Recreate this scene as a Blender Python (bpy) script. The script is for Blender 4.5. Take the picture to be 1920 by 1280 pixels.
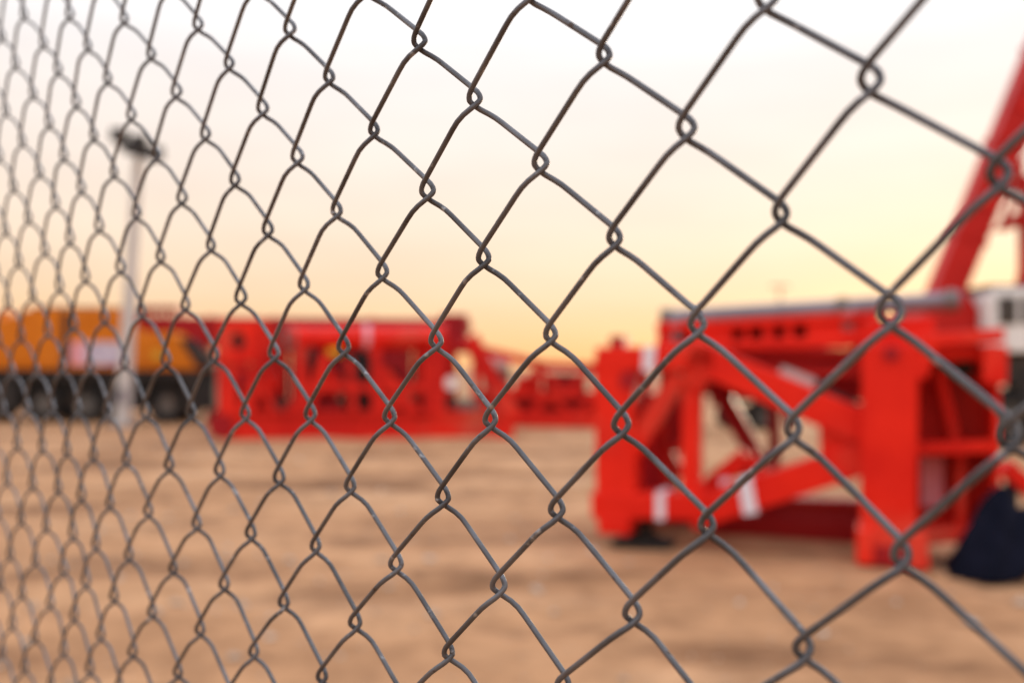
import bpy, math, random
import numpy as np
from mathutils import Vector, Matrix

random.seed(7)
rng = np.random.default_rng(7)
R = math.radians
scene = bpy.context.scene
col = scene.collection
for o in list(bpy.data.objects):
    bpy.data.objects.remove(o)

# ------------------------------------------------------------------ camera
EYE = Vector((0.0, 0.0, 1.6))
LENS, FPX = 35.0, 1866.7          # focal length in mm, and in pixels of a 1920 wide picture
ROLL, HORIZON = 0.008, 50.0        # camera tilt: lean of the verticals, horizon below picture centre
Zc = Vector((ROLL, -1.0, HORIZON / FPX)).normalized()
Fc = Vector((0, 0, 1.0))
Yc = (Fc - Zc * Fc.dot(Zc)).normalized()
Xc = Yc.cross(Zc)
W2C = Matrix((Xc, Yc, Zc)).transposed()         # world axes seen in camera space (x right, y down, z forward)
C2W = W2C.transposed()
cam_d = bpy.data.cameras.new('camera')
cam = bpy.data.objects.new('camera', cam_d)
col.objects.link(cam)
cam.matrix_world = Matrix.Translation(EYE) @ (C2W @ Matrix(((1, 0, 0), (0, -1, 0), (0, 0, -1)))).to_4x4()
cam_d.lens, cam_d.sensor_width = LENS, 36.0
cam_d.clip_start, cam_d.clip_end = 0.02, 6000.0
cam_d.dof.use_dof = True
cam_d.dof.focus_distance = 0.42
cam_d.dof.aperture_fstop = 5.2
cam_d.dof.aperture_blades = 0
scene.camera = cam

# ------------------------------------------------------------------ sky, sun, exposure
SUN_AZ, SUN_EL = R(26), R(4.0)    # azimuth to the right of the view direction (+Y)
world = bpy.data.worlds.new('World')
scene.world = world
world.use_nodes = True
nt = world.node_tree
nt.nodes.clear()
out = nt.nodes.new('ShaderNodeOutputWorld')
bg = nt.nodes.new('ShaderNodeBackground')
sky = nt.nodes.new('ShaderNodeTexSky')
sky.sky_type = 'NISHITA'
sky.sun_disc = False
sky.sun_elevation = SUN_EL
sky.sun_rotation = SUN_AZ
sky.air_density, sky.dust_density, sky.ozone_density = 1.0, 0.6, 1.0
nt.links.new(sky.outputs[0], bg.inputs['Color'])
bg.inputs['Strength'].default_value = 0.011
# a thin, even evening veil of high cloud in front of the clear sky: same all round, only by height above the horizon
geo = nt.nodes.new('ShaderNodeTexCoord')
sep = nt.nodes.new('ShaderNodeSeparateXYZ')
nt.links.new(geo.outputs['Generated'], sep.inputs[0])
ramp = nt.nodes.new('ShaderNodeValToRGB')
ramp.color_ramp.interpolation = 'B_SPLINE'
els = ramp.color_ramp.elements
stops = [(0, (0.440, 0.229, 0.101)), (0.03, (0.440, 0.268, 0.145)), (0.07, (0.440, 0.308, 0.207)), (0.14, (0.440, 0.352, 0.286)), (0.22, (0.440, 0.382, 0.347)), (0.32, (0.435, 0.413, 0.409)), (0.55, (0.624, 0.637, 0.677)), (1, (0.791, 0.844, 0.949))]
els[0].position, els[0].color = stops[0][0], stops[0][1] + (1,)
els[1].position, els[1].color = stops[-1][0], stops[-1][1] + (1,)
for p_, c_ in stops[1:-1]:
    els.new(p_).color = c_ + (1,)
nt.links.new(sep.outputs['Z'], ramp.inputs[0])
cl_map = nt.nodes.new('ShaderNodeMapping')
cl_map.inputs['Scale'].default_value = (2.0, 2.0, 9.0)
nt.links.new(geo.outputs['Generated'], cl_map.inputs[0])
cl = nt.nodes.new('ShaderNodeTexNoise')
cl.inputs['Scale'].default_value, cl.inputs['Detail'].default_value = 2.2, 5.0
nt.links.new(cl_map.outputs[0], cl.inputs['Vector'])
clr = nt.nodes.new('ShaderNodeMapRange')
clr.inputs['From Min'].default_value, clr.inputs['From Max'].default_value = 0.35, 0.7
clr.inputs['To Min'].default_value, clr.inputs['To Max'].default_value = 0.95, 1.03
nt.links.new(cl.outputs[0], clr.inputs[0])
veil = nt.nodes.new('ShaderNodeBackground')
nt.links.new(ramp.outputs[0], veil.inputs['Color'])
vmul = nt.nodes.new('ShaderNodeMath')
vmul.operation = 'MULTIPLY'
vmul.inputs[1].default_value = 1.45
nt.links.new(clr.outputs[0], vmul.inputs[0])
nt.links.new(vmul.outputs[0], veil.inputs['Strength'])
add = nt.nodes.new('ShaderNodeAddShader')
nt.links.new(bg.outputs[0], add.inputs[0])
nt.links.new(veil.outputs[0], add.inputs[1])
nt.links.new(add.outputs[0], out.inputs['Surface'])


sun_d = bpy.data.lights.new('sun', 'SUN')
sun_d.energy, sun_d.angle, sun_d.color = 1.2, R(12), (1.0, 0.78, 0.55)
sun = bpy.data.objects.new('sun', sun_d)
col.objects.link(sun)
sdir = Vector((math.sin(SUN_AZ) * math.cos(SUN_EL), math.cos(SUN_AZ) * math.cos(SUN_EL), math.sin(SUN_EL)))
sun.rotation_euler = sdir.to_track_quat('Z', 'Y').to_euler()
sun.location = (30, 60, 20)
vs = scene.view_settings
vs.view_transform, vs.look, vs.exposure, vs.gamma = 'Standard', 'None', 0.65, 1.0
vs.use_curve_mapping = False
scene.render.engine = 'CYCLES'


# ------------------------------------------------------------------ helpers
def ray(px, py):
    return C2W @ Vector(((px - 960) / FPX, (py - 640) / FPX, 1.0))


def at(px, py, Y):
    d = ray(px, py)
    return EYE + d * (Y / d.y)


class Site:
    """A spot on the ground with a heading; L() measures a sighted point on an upright plane through it."""
    def __init__(self, px, Y, yaw=0.0):
        p = at(px, 700, Y)
        self.o = Vector((p.x, p.y, 0.0))
        self.yaw = yaw
        self.x = Vector((math.cos(yaw), math.sin(yaw), 0))
        self.n = Vector((-math.sin(yaw), math.cos(yaw), 0))

    def L(self, px, py, dy=0.0):
        d = ray(px, py)
        o = self.o + self.n * dy
        t = (o - EYE).dot(self.n) / d.dot(self.n)
        p = EYE + d * t - self.o
        return Vector((p.dot(self.x), dy, p.z))

    def empty(self, name, label, cat, group=None):
        e = bpy.data.objects.new(name, None)
        e.empty_display_size = 0.3
        col.objects.link(e)
        e.location = self.o
        e.rotation_euler = (0, 0, self.yaw)
        tag(e, label, cat, group)
        return e


def tag(o, label=None, cat=None, group=None, kind=None):
    for k, v in (('label', label), ('category', cat), ('group', group), ('kind', kind)):
        if v:
            o[k] = v
    return o


class MB:
    """collects solids for ONE mesh"""
    def __init__(self):
        self.v, self.f, self.sm = [], [], []

    def add(self, vs, fs, smooth=False):
        n = len(self.v)
        self.v += [tuple(p) for p in vs]
        self.f += [tuple(i + n for i in q) for q in fs]
        self.sm += [smooth] * len(fs)
        return self

    def hexa(self, a, b):                     # two quads, near and far, same winding -> closed block with chamfered look
        return self.add(list(a) + list(b), [(0, 1, 2, 3), (7, 6, 5, 4), (0, 4, 5, 1), (1, 5, 6, 2), (2, 6, 7, 3), (3, 7, 4, 0)])

    def box(self, c, s):
        x, y, z = c
        a, b, h = s[0] / 2, s[1] / 2, s[2] / 2
        return self.hexa([(x - a, y - b, z - h), (x + a, y - b, z - h), (x + a, y - b, z + h), (x - a, y - b, z + h)],
                         [(x - a, y + b, z - h), (x + a, y + b, z - h), (x + a, y + b, z + h), (x - a, y + b, z + h)])

    def span(self, lo, hi):
        lo, hi = Vector(lo), Vector(hi)
        return self.box((lo + hi) / 2, [abs(t) for t in (hi - lo)])

    def beam(self, p, q, w, d, side=(0, 1, 0)):
        """bar from p to q: w across, d along `side`"""
        p, q = Vector(p), Vector(q)
        t = (q - p).normalized()
        s = Vector(side)
        s = (s - t * s.dot(t)).normalized()
        u = s.cross(t)
        u, s = u * w / 2, s * d / 2
        return self.hexa([p - u - s, p + u - s, q + u - s, q - u - s], [p - u + s, p + u + s, q + u + s, q - u + s])

    def ibeam(self, p, q, w, d, side=(0, 1, 0), web=0.35, fl=0.14):
        """rolled I section: web plate and two flanges"""
        p, q = Vector(p), Vector(q)
        t = (q - p).normalized()
        s = Vector(side)
        s = (s - t * s.dot(t)).normalized()
        u = s.cross(t) * (w / 2 * (1 - fl))
        self.beam(p, q, w * (1 - 2 * fl) + 0.004, d * web, side)
        self.beam(p + u, q + u, w * fl, d, side)
        return self.beam(p - u, q - u, w * fl, d, side)

    def cyl(self, p, q, r, n=16, r2=None, caps=True):
        p, q = Vector(p), Vector(q)
        r2 = r if r2 is None else r2
        t = (q - p).normalized()
        a = t.orthogonal().normalized()
        b = t.cross(a)
        vs = []
        for c, rr in ((p, r), (q, r2)):
            for i in range(n):
                th = 2 * math.pi * i / n
                vs.append(c + (a * math.cos(th) + b * math.sin(th)) * rr)
        self.add(vs, [(i, (i + 1) % n, n + (i + 1) % n, n + i) for i in range(n)], True)
        if caps:
            self.add(vs, [tuple(range(n - 1, -1, -1)), tuple(range(n, 2 * n))])
        return self

    def ring(self, c, axis, r0, r1, w, n=24):
        """flat washer / tyre wall: outer r1, inner r0, width w along axis"""
        c, t = Vector(c), Vector(axis).normalized()
        a = t.orthogonal().normalized()
        b = t.cross(a)
        prof = [(r0, -w / 2), (r1 * .93, -w / 2), (r1, -w * .3), (r1, w * .3), (r1 * .93, w / 2), (r0, w / 2)]
        vs = []
        for i in range(n):
            th = 2 * math.pi * i / n
            e = a * math.cos(th) + b * math.sin(th)
            vs += [c + e * rr + t * h for rr, h in prof]
        m = len(prof)
        fs = [(i * m + k, i * m + (k + 1) % m, ((i + 1) % n) * m + (k + 1) % m, ((i + 1) % n) * m + k)
              for i in range(n) for k in range(m)]
        return self.add(vs, fs, False)

    def prism(self, pts, y0, y1):
        """outline in local x,z pushed from y0 to y1"""
        n = len(pts)
        vs = [(p[0], y0, p[1]) for p in pts] + [(p[0], y1, p[1]) for p in pts]
        return self.add(vs, [tuple(range(n)), tuple(range(2 * n - 1, n - 1, -1))] +
                        [(i, n + i, n + (i + 1) % n, (i + 1) % n) for i in range(n)])

    def build(self, name, mat, parent=None, bevel=0.0):
        me = bpy.data.meshes.new(name)
        me.from_pydata(self.v, [], self.f)
        me.polygons.foreach_set('use_smooth', self.sm)
        me.update()
        import bmesh
        bm = bmesh.new()
        bm.from_mesh(me)
        bmesh.ops.recalc_face_normals(bm, faces=bm.faces)
        bm.to_mesh(me)
        bm.free()
        me.materials.append(mat)
        o = bpy.data.objects.new(name, me)
        col.objects.link(o)
        if parent:
            o.parent = parent
        if bevel:
            m = o.modifiers.new('bevel', 'BEVEL')
            m.width, m.segments, m.limit_method = bevel, 2, 'ANGLE'
        return o


def material(name, c1, c2, scale=4.0, rough=(0.35, 0.6), metallic=0.0, bump=0.0, bscale=60.0, detail=6.0, dirt=None, spec=0.18):
    """paint or metal: two tones mixed by noise, uneven gloss, optional dust patches and fine relief"""
    m = bpy.data.materials.new(name)
    m.use_nodes = True
    t = m.node_tree
    b = t.nodes['Principled BSDF']
    tc = t.nodes.new('ShaderNodeTexCoord')
    n1 = t.nodes.new('ShaderNodeTexNoise')
    n1.inputs['Scale'].default_value, n1.inputs['Detail'].default_value = scale, detail
    t.links.new(tc.outputs['Object'], n1.inputs['Vector'])
    r = t.nodes.new('ShaderNodeValToRGB')
    r.color_ramp.elements[0].position, r.color_ramp.elements[1].position = 0.35, 0.65
    r.color_ramp.elements[0].color, r.color_ramp.elements[1].color = tuple(c1) + (1,), tuple(c2) + (1,)
    t.links.new(n1.outputs[0], r.inputs[0])
    colour = r.outputs[0]
    if dirt:
        n3 = t.nodes.new('ShaderNodeTexNoise')
        n3.inputs['Scale'].default_value, n3.inputs['Detail'].default_value = scale * 0.7, 8
        t.links.new(tc.outputs['Object'], n3.inputs['Vector'])
        mr = t.nodes.new('ShaderNodeMapRange')
        mr.inputs['From Min'].default_value, mr.inputs['From Max'].default_value = 0.55, 0.75
        mr.inputs['To Max'].default_value = dirt[1]
        t.links.new(n3.outputs[0], mr.inputs[0])
        mx = t.nodes.new('ShaderNodeMix')
        mx.data_type = 'RGBA'
        t.links.new(mr.outputs[0], mx.inputs['Factor'])
        t.links.new(colour, mx.inputs['A'])
        mx.inputs['B'].default_value = tuple(dirt[0]) + (1,)
        colour = mx.outputs['Result']
    t.links.new(colour, b.inputs['Base Color'])
    n2 = t.nodes.new('ShaderNodeTexNoise')
    n2.inputs['Scale'].default_value = scale * 3
    t.links.new(tc.outputs['Object'], n2.inputs['Vector'])
    rr = t.nodes.new('ShaderNodeMapRange')
    rr.inputs['To Min'].default_value, rr.inputs['To Max'].default_value = rough
    t.links.new(n2.outputs[0], rr.inputs[0])
    t.links.new(rr.outputs[0], b.inputs['Roughness'])
    b.inputs['Metallic'].default_value = metallic
    b.inputs['Specular IOR Level'].default_value = spec
    if bump:
        n4 = t.nodes.new('ShaderNodeTexNoise')
        n4.inputs['Scale'].default_value, n4.inputs['Detail'].default_value = bscale, 5
        t.links.new(tc.outputs['Object'], n4.inputs['Vector'])
        bp = t.nodes.new('ShaderNodeBump')
        bp.inputs['Strength'].default_value, bp.inputs['Distance'].default_value = bump, 0.5 / bscale
        t.links.new(n4.outputs[0], bp.inputs['Height'])
        t.links.new(bp.outputs[0], b.inputs['Normal'])
    return m


DUST = (0.42, 0.26, 0.16)
M = dict(
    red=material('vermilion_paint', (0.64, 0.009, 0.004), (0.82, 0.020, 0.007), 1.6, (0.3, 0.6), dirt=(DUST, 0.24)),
    red_far=material('red_paint', (0.50, 0.008, 0.006), (0.74, 0.020, 0.009), 0.9, (0.35, 0.6), dirt=(DUST, 0.3)),
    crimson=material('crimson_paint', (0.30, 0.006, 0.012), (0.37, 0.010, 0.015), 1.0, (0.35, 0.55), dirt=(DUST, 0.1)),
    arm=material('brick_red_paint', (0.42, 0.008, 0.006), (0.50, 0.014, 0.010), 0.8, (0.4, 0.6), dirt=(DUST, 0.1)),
    orange=material('orange_paint', (0.55, 0.145, 0.006), (0.68, 0.20, 0.012), 1.0, (0.35, 0.6), dirt=(DUST, 0.2)),
    yellow=material('yellow_paint', (0.62, 0.33, 0.02), (0.7, 0.38, 0.03), 2.0, (0.4, 0.6), dirt=(DUST, 0.3)),
    black=material('black_steel', (0.018, 0.016, 0.016), (0.035, 0.03, 0.028), 2.0, (0.5, 0.8), dirt=(DUST, 0.12)),
    rubber=material('tyre_rubber', (0.016, 0.015, 0.015), (0.028, 0.026, 0.025), 6.0, (0.75, 0.95), bump=0.4, bscale=30, dirt=(DUST, 0.25)),
    hub=material('grey_hub_paint', (0.10, 0.095, 0.09), (0.17, 0.16, 0.15), 4.0, (0.4, 0.7), 0.2, dirt=(DUST, 0.3)),
    grey=material('grey_steel', (0.20, 0.19, 0.215), (0.26, 0.25, 0.275), 3.0, (0.35, 0.6), 0.25),
    pole=material('pale_galvanised_pole', (0.50, 0.48, 0.46), (0.60, 0.58, 0.55), 2.0, (0.45, 0.65), 0.1),
    white=material('white_paint', (0.72, 0.70, 0.68), (0.80, 0.79, 0.77), 2.0, (0.4, 0.6), dirt=(DUST, 0.25)),
    tape=material('white_tape', (0.70, 0.66, 0.74), (0.80, 0.76, 0.82), 8.0, (0.3, 0.5)),
    lilac=material('lilac_print', (0.40, 0.34, 0.48), (0.66, 0.60, 0.68), 4.5, (0.4, 0.6)),
    pink=material('pink_print', (0.72, 0.30, 0.36), (0.76, 0.42, 0.46), 3.0, (0.4, 0.6)),
    navy=material('navy_tarpaulin', (0.0035, 0.0045, 0.011), (0.008, 0.009, 0.020), 5.0, (0.8, 0.95), bump=0.5, bscale=25, spec=0.08),
    lamp=material('lamp_glass', (0.80, 0.79, 0.78), (0.86, 0.85, 0.84), 4.0, (0.15, 0.25)),
)
glass = bpy.data.materials.new('dark_window_glass')
glass.use_nodes = True
gb = glass.node_tree.nodes['Principled BSDF']
gb.inputs['Base Color'].default_value = (0.03, 0.03, 0.035, 1)
gb.inputs['Roughness'].default_value = 0.08
M['glass'] = glass


# ------------------------------------------------------------------ ground
def ground_height(x, y):
    h = 0.018 * np.sin(x * 1.9 + 0.6 * y) * np.sin(y * 1.3 - 0.4 * x) + 0.012 * np.sin(x * 4.3 + 1.0) * np.sin(y * 3.7)
    for k, (a, b, w, dpt) in enumerate(((11.5, -0.05, 0.35, 0.05), (13.3, -0.05, 0.35, 0.05), (16.2, 0.03, 0.4, 0.05), (18.1, 0.03, 0.4, 0.04), (7.1, 0.10, 0.3, 0.03))):
        dd = (y - a - b * x + 0.25 * np.sin(x * 0.35 + k)) / w
        h = h - dpt * np.exp(-dd * dd) + 0.5 * dpt * np.exp(-((np.abs(dd) - 1.6) ** 2) * 2)
    fade = np.exp(-((np.maximum(np.hypot(x, y - 12) - 16, 0)) / 6) ** 2)
    return h * fade - 0.02


def axis(fine0, fine1, step, far):
    a = list(np.arange(fine0, fine1 + step / 2, step))
    s, p = step, a[-1]
    while p < far:
        s *= 1.35
        p += s
        a.append(p)
    s, p = step, a[0]
    while p > -far:
        s *= 1.35
        p -= s
        a.insert(0, p)
    return np.array(a)


gx, gy = axis(-14, 14, 0.14, 2500), axis(0.5, 30, 0.14, 2500)
GX, GY = np.meshgrid(gx, gy)
GZ = ground_height(GX, GY)
gm = bpy.data.meshes.new('ground')
nx, ny = len(gx), len(gy)
idx = np.arange(nx * ny).reshape(ny, nx)
gm.from_pydata(np.stack([GX, GY, GZ], -1).reshape(-1, 3).tolist(), [],
               np.stack([idx[:-1, :-1], idx[:-1, 1:], idx[1:, 1:], idx[1:, :-1]], -1).reshape(-1, 4).tolist())
gm.polygons.foreach_set('use_smooth', [True] * len(gm.polygons))
ground = bpy.data.objects.new('ground', gm)
col.objects.link(ground)
tag(ground, 'bare orange brown sand yard with soft wheel ruts', kind='structure')

gmat = bpy.data.materials.new('packed_sand')
gmat.use_nodes = True
t = gmat.node_tree
b = t.nodes['Principled BSDF']
tc = t.nodes.new('ShaderNodeTexCoord')


def gnoise(scale, detail, sc=(1, 1, 1), rough=0.55):
    mp = t.nodes.new('ShaderNodeMapping')
    mp.inputs['Scale'].default_value = sc
    t.links.new(tc.outputs['Object'], mp.inputs[0])
    n = t.nodes.new('ShaderNodeTexNoise')
    n.inputs['Scale'].default_value, n.inputs['Detail'].default_value, n.inputs['Roughness'].default_value = scale, detail, rough
    t.links.new(mp.outputs[0], n.inputs['Vector'])
    return n.outputs[0]


def gramp(fac, stops):
    r = t.nodes.new('ShaderNodeValToRGB')
    e = r.color_ramp.elements
    e[0].position, e[0].color = stops[0][0], stops[0][1] + (1,)
    e[1].position, e[1].color = stops[-1][0], stops[-1][1] + (1,)
    for p_, c_ in stops[1:-1]:
        e.new(p_).color = c_ + (1,)
    t.links.new(fac, r.inputs[0])
    return r.outputs[0]


def gmix(f, a, c, mode='MIX'):
    m = t.nodes.new('ShaderNodeMix')
    m.data_type, m.blend_type = 'RGBA', mode
    for k, s_ in (('Factor', f), ('A', a), ('B', c)):
        if hasattr(s_, 'links'):
            t.links.new(s_, m.inputs[k])
        else:
            m.inputs[k].default_value = s_ if k == 'Factor' else tuple(s_) + (1,)
    return m.outputs['Result']


base = gramp(gnoise(0.55, 7, (0.55, 1, 1)), [(0.30, (0.30, 0.148, 0.070)), (0.5, (0.455, 0.238, 0.117)), (0.72, (0.56, 0.322, 0.175))])
fine = gramp(gnoise(2.6, 8, (1, 1, 1), 0.65), [(0.3, (0.66, 0.62, 0.58)), (0.6, (1.04, 1.03, 1.02))])
c = gmix(1.0, base, fine, 'MULTIPLY')
damp = gramp(gnoise(0.5, 7, (0.45, 1.0, 1), 0.68), [(0.50, (1.0, 1.0, 1.0)), (0.62, (0.50, 0.45, 0.42))])
c = gmix(1.0, c, damp, 'MULTIPLY')
spots = gramp(gnoise(3.2, 4), [(0.62, (1.0, 1.0, 1.0)), (0.70, (0.60, 0.57, 0.55))])
c = gmix(1.0, c, spots, 'MULTIPLY')
t.links.new(c, b.inputs['Base Color'])
b.inputs['Roughness'].default_value = 0.92
b.inputs['Specular IOR Level'].default_value = 0.2
bp = t.nodes.new('ShaderNodeBump')
bp.inputs['Strength'].default_value, bp.inputs['Distance'].default_value = 0.7, 0.02
t.links.new(gnoise(14, 8), bp.inputs['Height'])
t.links.new(bp.outputs[0], b.inputs['Normal'])
gm.materials.append(gmat)

# loose stones on the sand
smat = material('pale_stone', (0.34, 0.24, 0.17), (0.52, 0.42, 0.34), 3.0, (0.8, 0.95))
sv = MB()
for i in range(900):
    y = 4.0 + 20 * random.random() ** 1.4
    x = (random.random() - 0.5) * 1.25 * y
    r = 0.008 + 0.05 * random.random() ** 5
    z = float(ground_height(np.array(x), np.array(y)))
    q = [Vector((x, y, z + r * 0.25)) + Vector(d_) * r * random.uniform(0.7, 1.3) for d_ in ((1, 0, 0), (0, 1, 0), (-1, 0, 0), (0, -1, 0), (0, 0, .75), (0, 0, -.6))]
    sv.add(q, [(0, 1, 4), (1, 2, 4), (2, 3, 4), (3, 0, 4), (1, 0, 5), (2, 1, 5), (3, 2, 5), (0, 3, 5)])
tag(sv.build('gravel', smat), 'small loose stones scattered over the sandy yard', 'gravel', kind='stuff')

# ------------------------------------------------------------------ chain link fence
PITCH, ASPECT = 0.035, 0.95110          # half a diamond: width in metres, height to width
F_O = Vector((0.0336809, 0.3570842, 0.0460086)) + EYE
F_U = Vector((0.6696579, -0.7420632, 0.0300083))
F_V = Vector((-0.0618434, -0.0154524, 0.9979662))
F_N = Vector((-0.7400903, -0.6701518, -0.0562395))   # faces the camera
KNOT_OFFSETS = {  # sag and pull of the mesh at single knots, millimetres along and up the fence
    (-22,-6):(14.1,-0.8), (-21,-7):(9.6,1.6), (-21,-5):(17,1.6), (-21,3):(14.1,-5.7), (-20,-8):(4.4,0.9), (-20,-6):(17.8,2.6), (-20,-4):(20.7,2.2),
    (-20,4):(8.6,-4.3), (-20,6):(-3.9,-1.6), (-19,-7):(17.8,4.8), (-19,-5):(16.3,2), (-19,3):(10.7,-3.7), (-19,5):(3.5,-3.5), (-19,7):(-5.2,-1.6),
    (-18,-6):(22,4.2), (-18,-4):(17.3,2.9), (-18,2):(14.4,-1.9), (-18,4):(9.2,-3.6), (-18,6):(4,-3.8), (-18,8):(-10.9,-0.8), (-17,-7):(6,3),
    (-17,-5):(11.7,2.2), (-17,3):(9.5,-1.1), (-17,5):(4.9,-2.3), (-17,7):(0.2,-3.2), (-16,-6):(1.8,1), (-16,-4):(1.7,1.1), (-16,4):(-0.5,-1),
    (-16,6):(-3,0.4), (-15,-7):(-7.5,-2), (-15,-5):(-7.2,-0.7), (-15,3):(-1.7,1.6), (-15,5):(-3,-0.2), (-15,7):(-7.4,1.7), (-14,-6):(-10.1,-1.7),
    (-14,-4):(-9.5,-0.5), (-14,2):(-3.8,1.7), (-14,4):(-5.3,1.6), (-14,6):(-8.2,1.9), (-13,-7):(-15.5,-3.2), (-13,-5):(-12.5,-1.2),
    (-13,1):(-2.4,1.4), (-13,3):(-5.4,2.1), (-13,5):(-8.4,2.5), (-12,-6):(-12.4,-2.2), (-12,-4):(-9.3,-0.1), (-12,2):(-4,2), (-12,4):(-4.8,1.9),
    (-12,6):(-8.5,1.8), (-11,-5):(-7.8,-1.2), (-11,1):(-2.6,1.5), (-11,3):(-1.8,1), (-11,5):(-2.2,0.3), (-10,-6):(-6.3,-1.5), (-10,-4):(-4,-1.8),
    (-10,0):(-4.3,1.2), (-10,2):(-1.9,1), (-10,4):(-1.9,0.9), (-9,-5):(-5.5,-1.4), (-9,-1):(-2.9,1.7), (-9,1):(-0.3,0.5), (-9,3):(-0.4,0.5),
    (-9,5):(-1.2,-0.1), (-8,-6):(-6.9,-2.1), (-8,-4):(-3.4,-0.6), (-8,-2):(-2.7,0.7), (-8,0):(-0.9,0), (-8,2):(-0.8,0.7), (-8,4):(-1,0.7),
    (-7,-5):(-4,-1.4), (-7,-1):(-0.4,0.5), (-7,1):(0.1,1.1), (-7,3):(-0.1,0.3), (-6,-4):(-2.7,-0.4), (-6,-2):(-1.5,1.1), (-6,0):(-1.2,1.5),
    (-6,2):(-0.8,1.2), (-6,4):(-2.2,1.5), (-5,-5):(-3.6,-0.7), (-5,-3):(-2.5,-0.3), (-5,-1):(-1.9,1.3), (-5,1):(-1.6,1.9), (-5,3):(-1.6,1.3),
    (-4,-4):(-2.4,-0.8), (-4,-2):(-1,1), (-4,0):(-1.2,1.4), (-4,2):(-1.2,1.2), (-3,-5):(-0.5,-1.7), (-3,-3):(0.8,-0.4), (-3,-1):(2.1,1.1),
    (-3,1):(2.3,0.2), (-3,3):(2.2,-0.7), (-2,-4):(0.4,-0.9), (-2,-2):(1.3,0.6), (-2,0):(2,0.3), (-2,2):(2.5,-0.5), (-1,-3):(2.3,-0), (-1,-1):(4,0.5),
    (-1,1):(3.9,-0.3), (0,-4):(2.4,-0.7), (0,-2):(2.8,-0.3), (0,0):(4,0), (0,2):(3.4,-1), (1,-3):(3.3,0.6), (1,-1):(4,0.5), (1,1):(3.7,-1),
    (2,-4):(1.1,-0.6), (2,-2):(1.9,-0.1), (2,0):(2,-0.8), (3,-3):(-0.9,-1.7), (3,-1):(0.2,0.2), (3,1):(-1.8,-0.3), (4,-2):(-3.9,-0.1),
    (4,0):(-3.6,0.6),}

KO = np.array([[u, v, a, b_] for (u, v), (a, b_) in KNOT_OFFSETS.items()])


def knot_offset(u, v):
    if (u, v) in KNOT_OFFSETS:
        return KNOT_OFFSETS[(u, v)]
    d2 = (KO[:, 0] - u) ** 2 + (KO[:, 1] - v) ** 2
    w = np.exp(-d2 / 3.0)
    far = math.exp(-max(0.0, math.sqrt(d2.min()) - 1.0) / 5.0)
    s = w.sum() + 1e-9
    jit = np.random.default_rng((u + 500) * 4001 + v + 900).normal(0, 0.7, 2)
    if s < 1e-7:
        return jit
    return (w @ KO[:, 2:]) / s * far + jit * (1 - far * 0.7)


def knot(u, v):
    a, b_ = knot_offset(u, v)
    return np.array(F_O) + np.array(F_U) * (u * PITCH + a * 1e-3) + np.array(F_V) * (v * PITCH * ASPECT + b_ * 1e-3)


OVER, FIL, DEPTH, RAD = 0.0048, 0.0048, 0.0045, 0.00118
NU, NV, NN = np.array(F_U), np.array(F_V), np.array(F_N)
HALF = PITCH * ASPECT


# swing of a wire across the mesh between two bends (towards +1 side); before the bend it still sits on the other side
_t = np.linspace(-1, 2, 601)
_g = np.interp(_t % 1.0, [0, .05, .104, .16, .21, .27, .33, 1.0], [-.36, .0, .40, .76, .96, 1.03, .98, .36]) * np.where((_t < 0) | (_t >= 1), -1.0, 1.0)
_k = np.exp(-0.5 * (np.arange(-12, 13) / 4.0) ** 2)
_g = np.convolve(_g, _k / _k.sum(), 'same')


def swing(t_):
    return float(np.interp(t_, _t, _g))


def picket(k, top, bottom, sides, dens):
    """one zigzag wire between knot columns k and k+1"""
    pts = []
    v = top if (top - k) % 2 == 0 else top - 1        # start on the left column
    left = True
    prm = np.random.default_rng(k + 300)
    near = (0.5 - 0.5 * np.cos(np.pi * np.linspace(0, 1, dens)))[:-1]
    oa = OVER * prm.uniform(0.82, 1.25)
    while v > bottom:
        A = knot(k if left else k + 1, v)
        B = knot(k + 1 if left else k, v - 1)
        sgn = 1.0 if left else -1.0
        dep = DEPTH * prm.uniform(0.92, 1.12)
        ob = OVER * prm.uniform(0.82, 1.25)
        slope = (PITCH + oa + ob) / HALF
        for tau in near:
            yd = tau * HALF                             # run from the upper bend
            yr = HALF - yd                              # run to the lower bend
            xo = -oa + (oa + ob) * tau
            if yd < FIL:
                xo += slope * ((yd * yd + FIL * FIL) / (2 * FIL) - yd)
            if yr < FIL:
                xo -= slope * ((yr * yr + FIL * FIL) / (2 * FIL) - yr)
            n = -sgn * dep * swing(tau)  # swings out behind (or in front) just past the bend, then runs straight
            pts.append(A + (B - A) * tau + NU * (sgn * xo) + NN * n)
        oa = ob
        left = not left
        v -= 1
    pts = np.array(pts)
    tan = np.gradient(pts, axis=0)
    tan /= np.linalg.norm(tan, axis=1)[:, None]
    a = NN - tan * (tan @ NN)[:, None]
    a /= np.linalg.norm(a, axis=1)[:, None]
    bb = np.cross(tan, a)
    th = np.arange(sides) * 2 * np.pi / sides
    ring = pts[:, None, :] + RAD * (a[:, None, :] * np.cos(th)[None, :, None] + bb[:, None, :] * np.sin(th)[None, :, None])
    n = len(pts)
    i0 = np.arange(n * sides).reshape(n, sides)
    i1 = np.roll(i0, -1, 1)
    quads = np.stack([i0[:-1], i1[:-1], i1[1:], i0[1:]], -1).reshape(-1, 4)
    me = bpy.data.meshes.new('wire')
    me.from_pydata((ring.reshape(-1, 3) - np.array(FENCE_BASE)).tolist(), [], quads.tolist() + [i0[0, ::-1].tolist(), i0[-1].tolist()])
    me.polygons.foreach_set('use_smooth', [True] * len(me.polygons))
    return me


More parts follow.
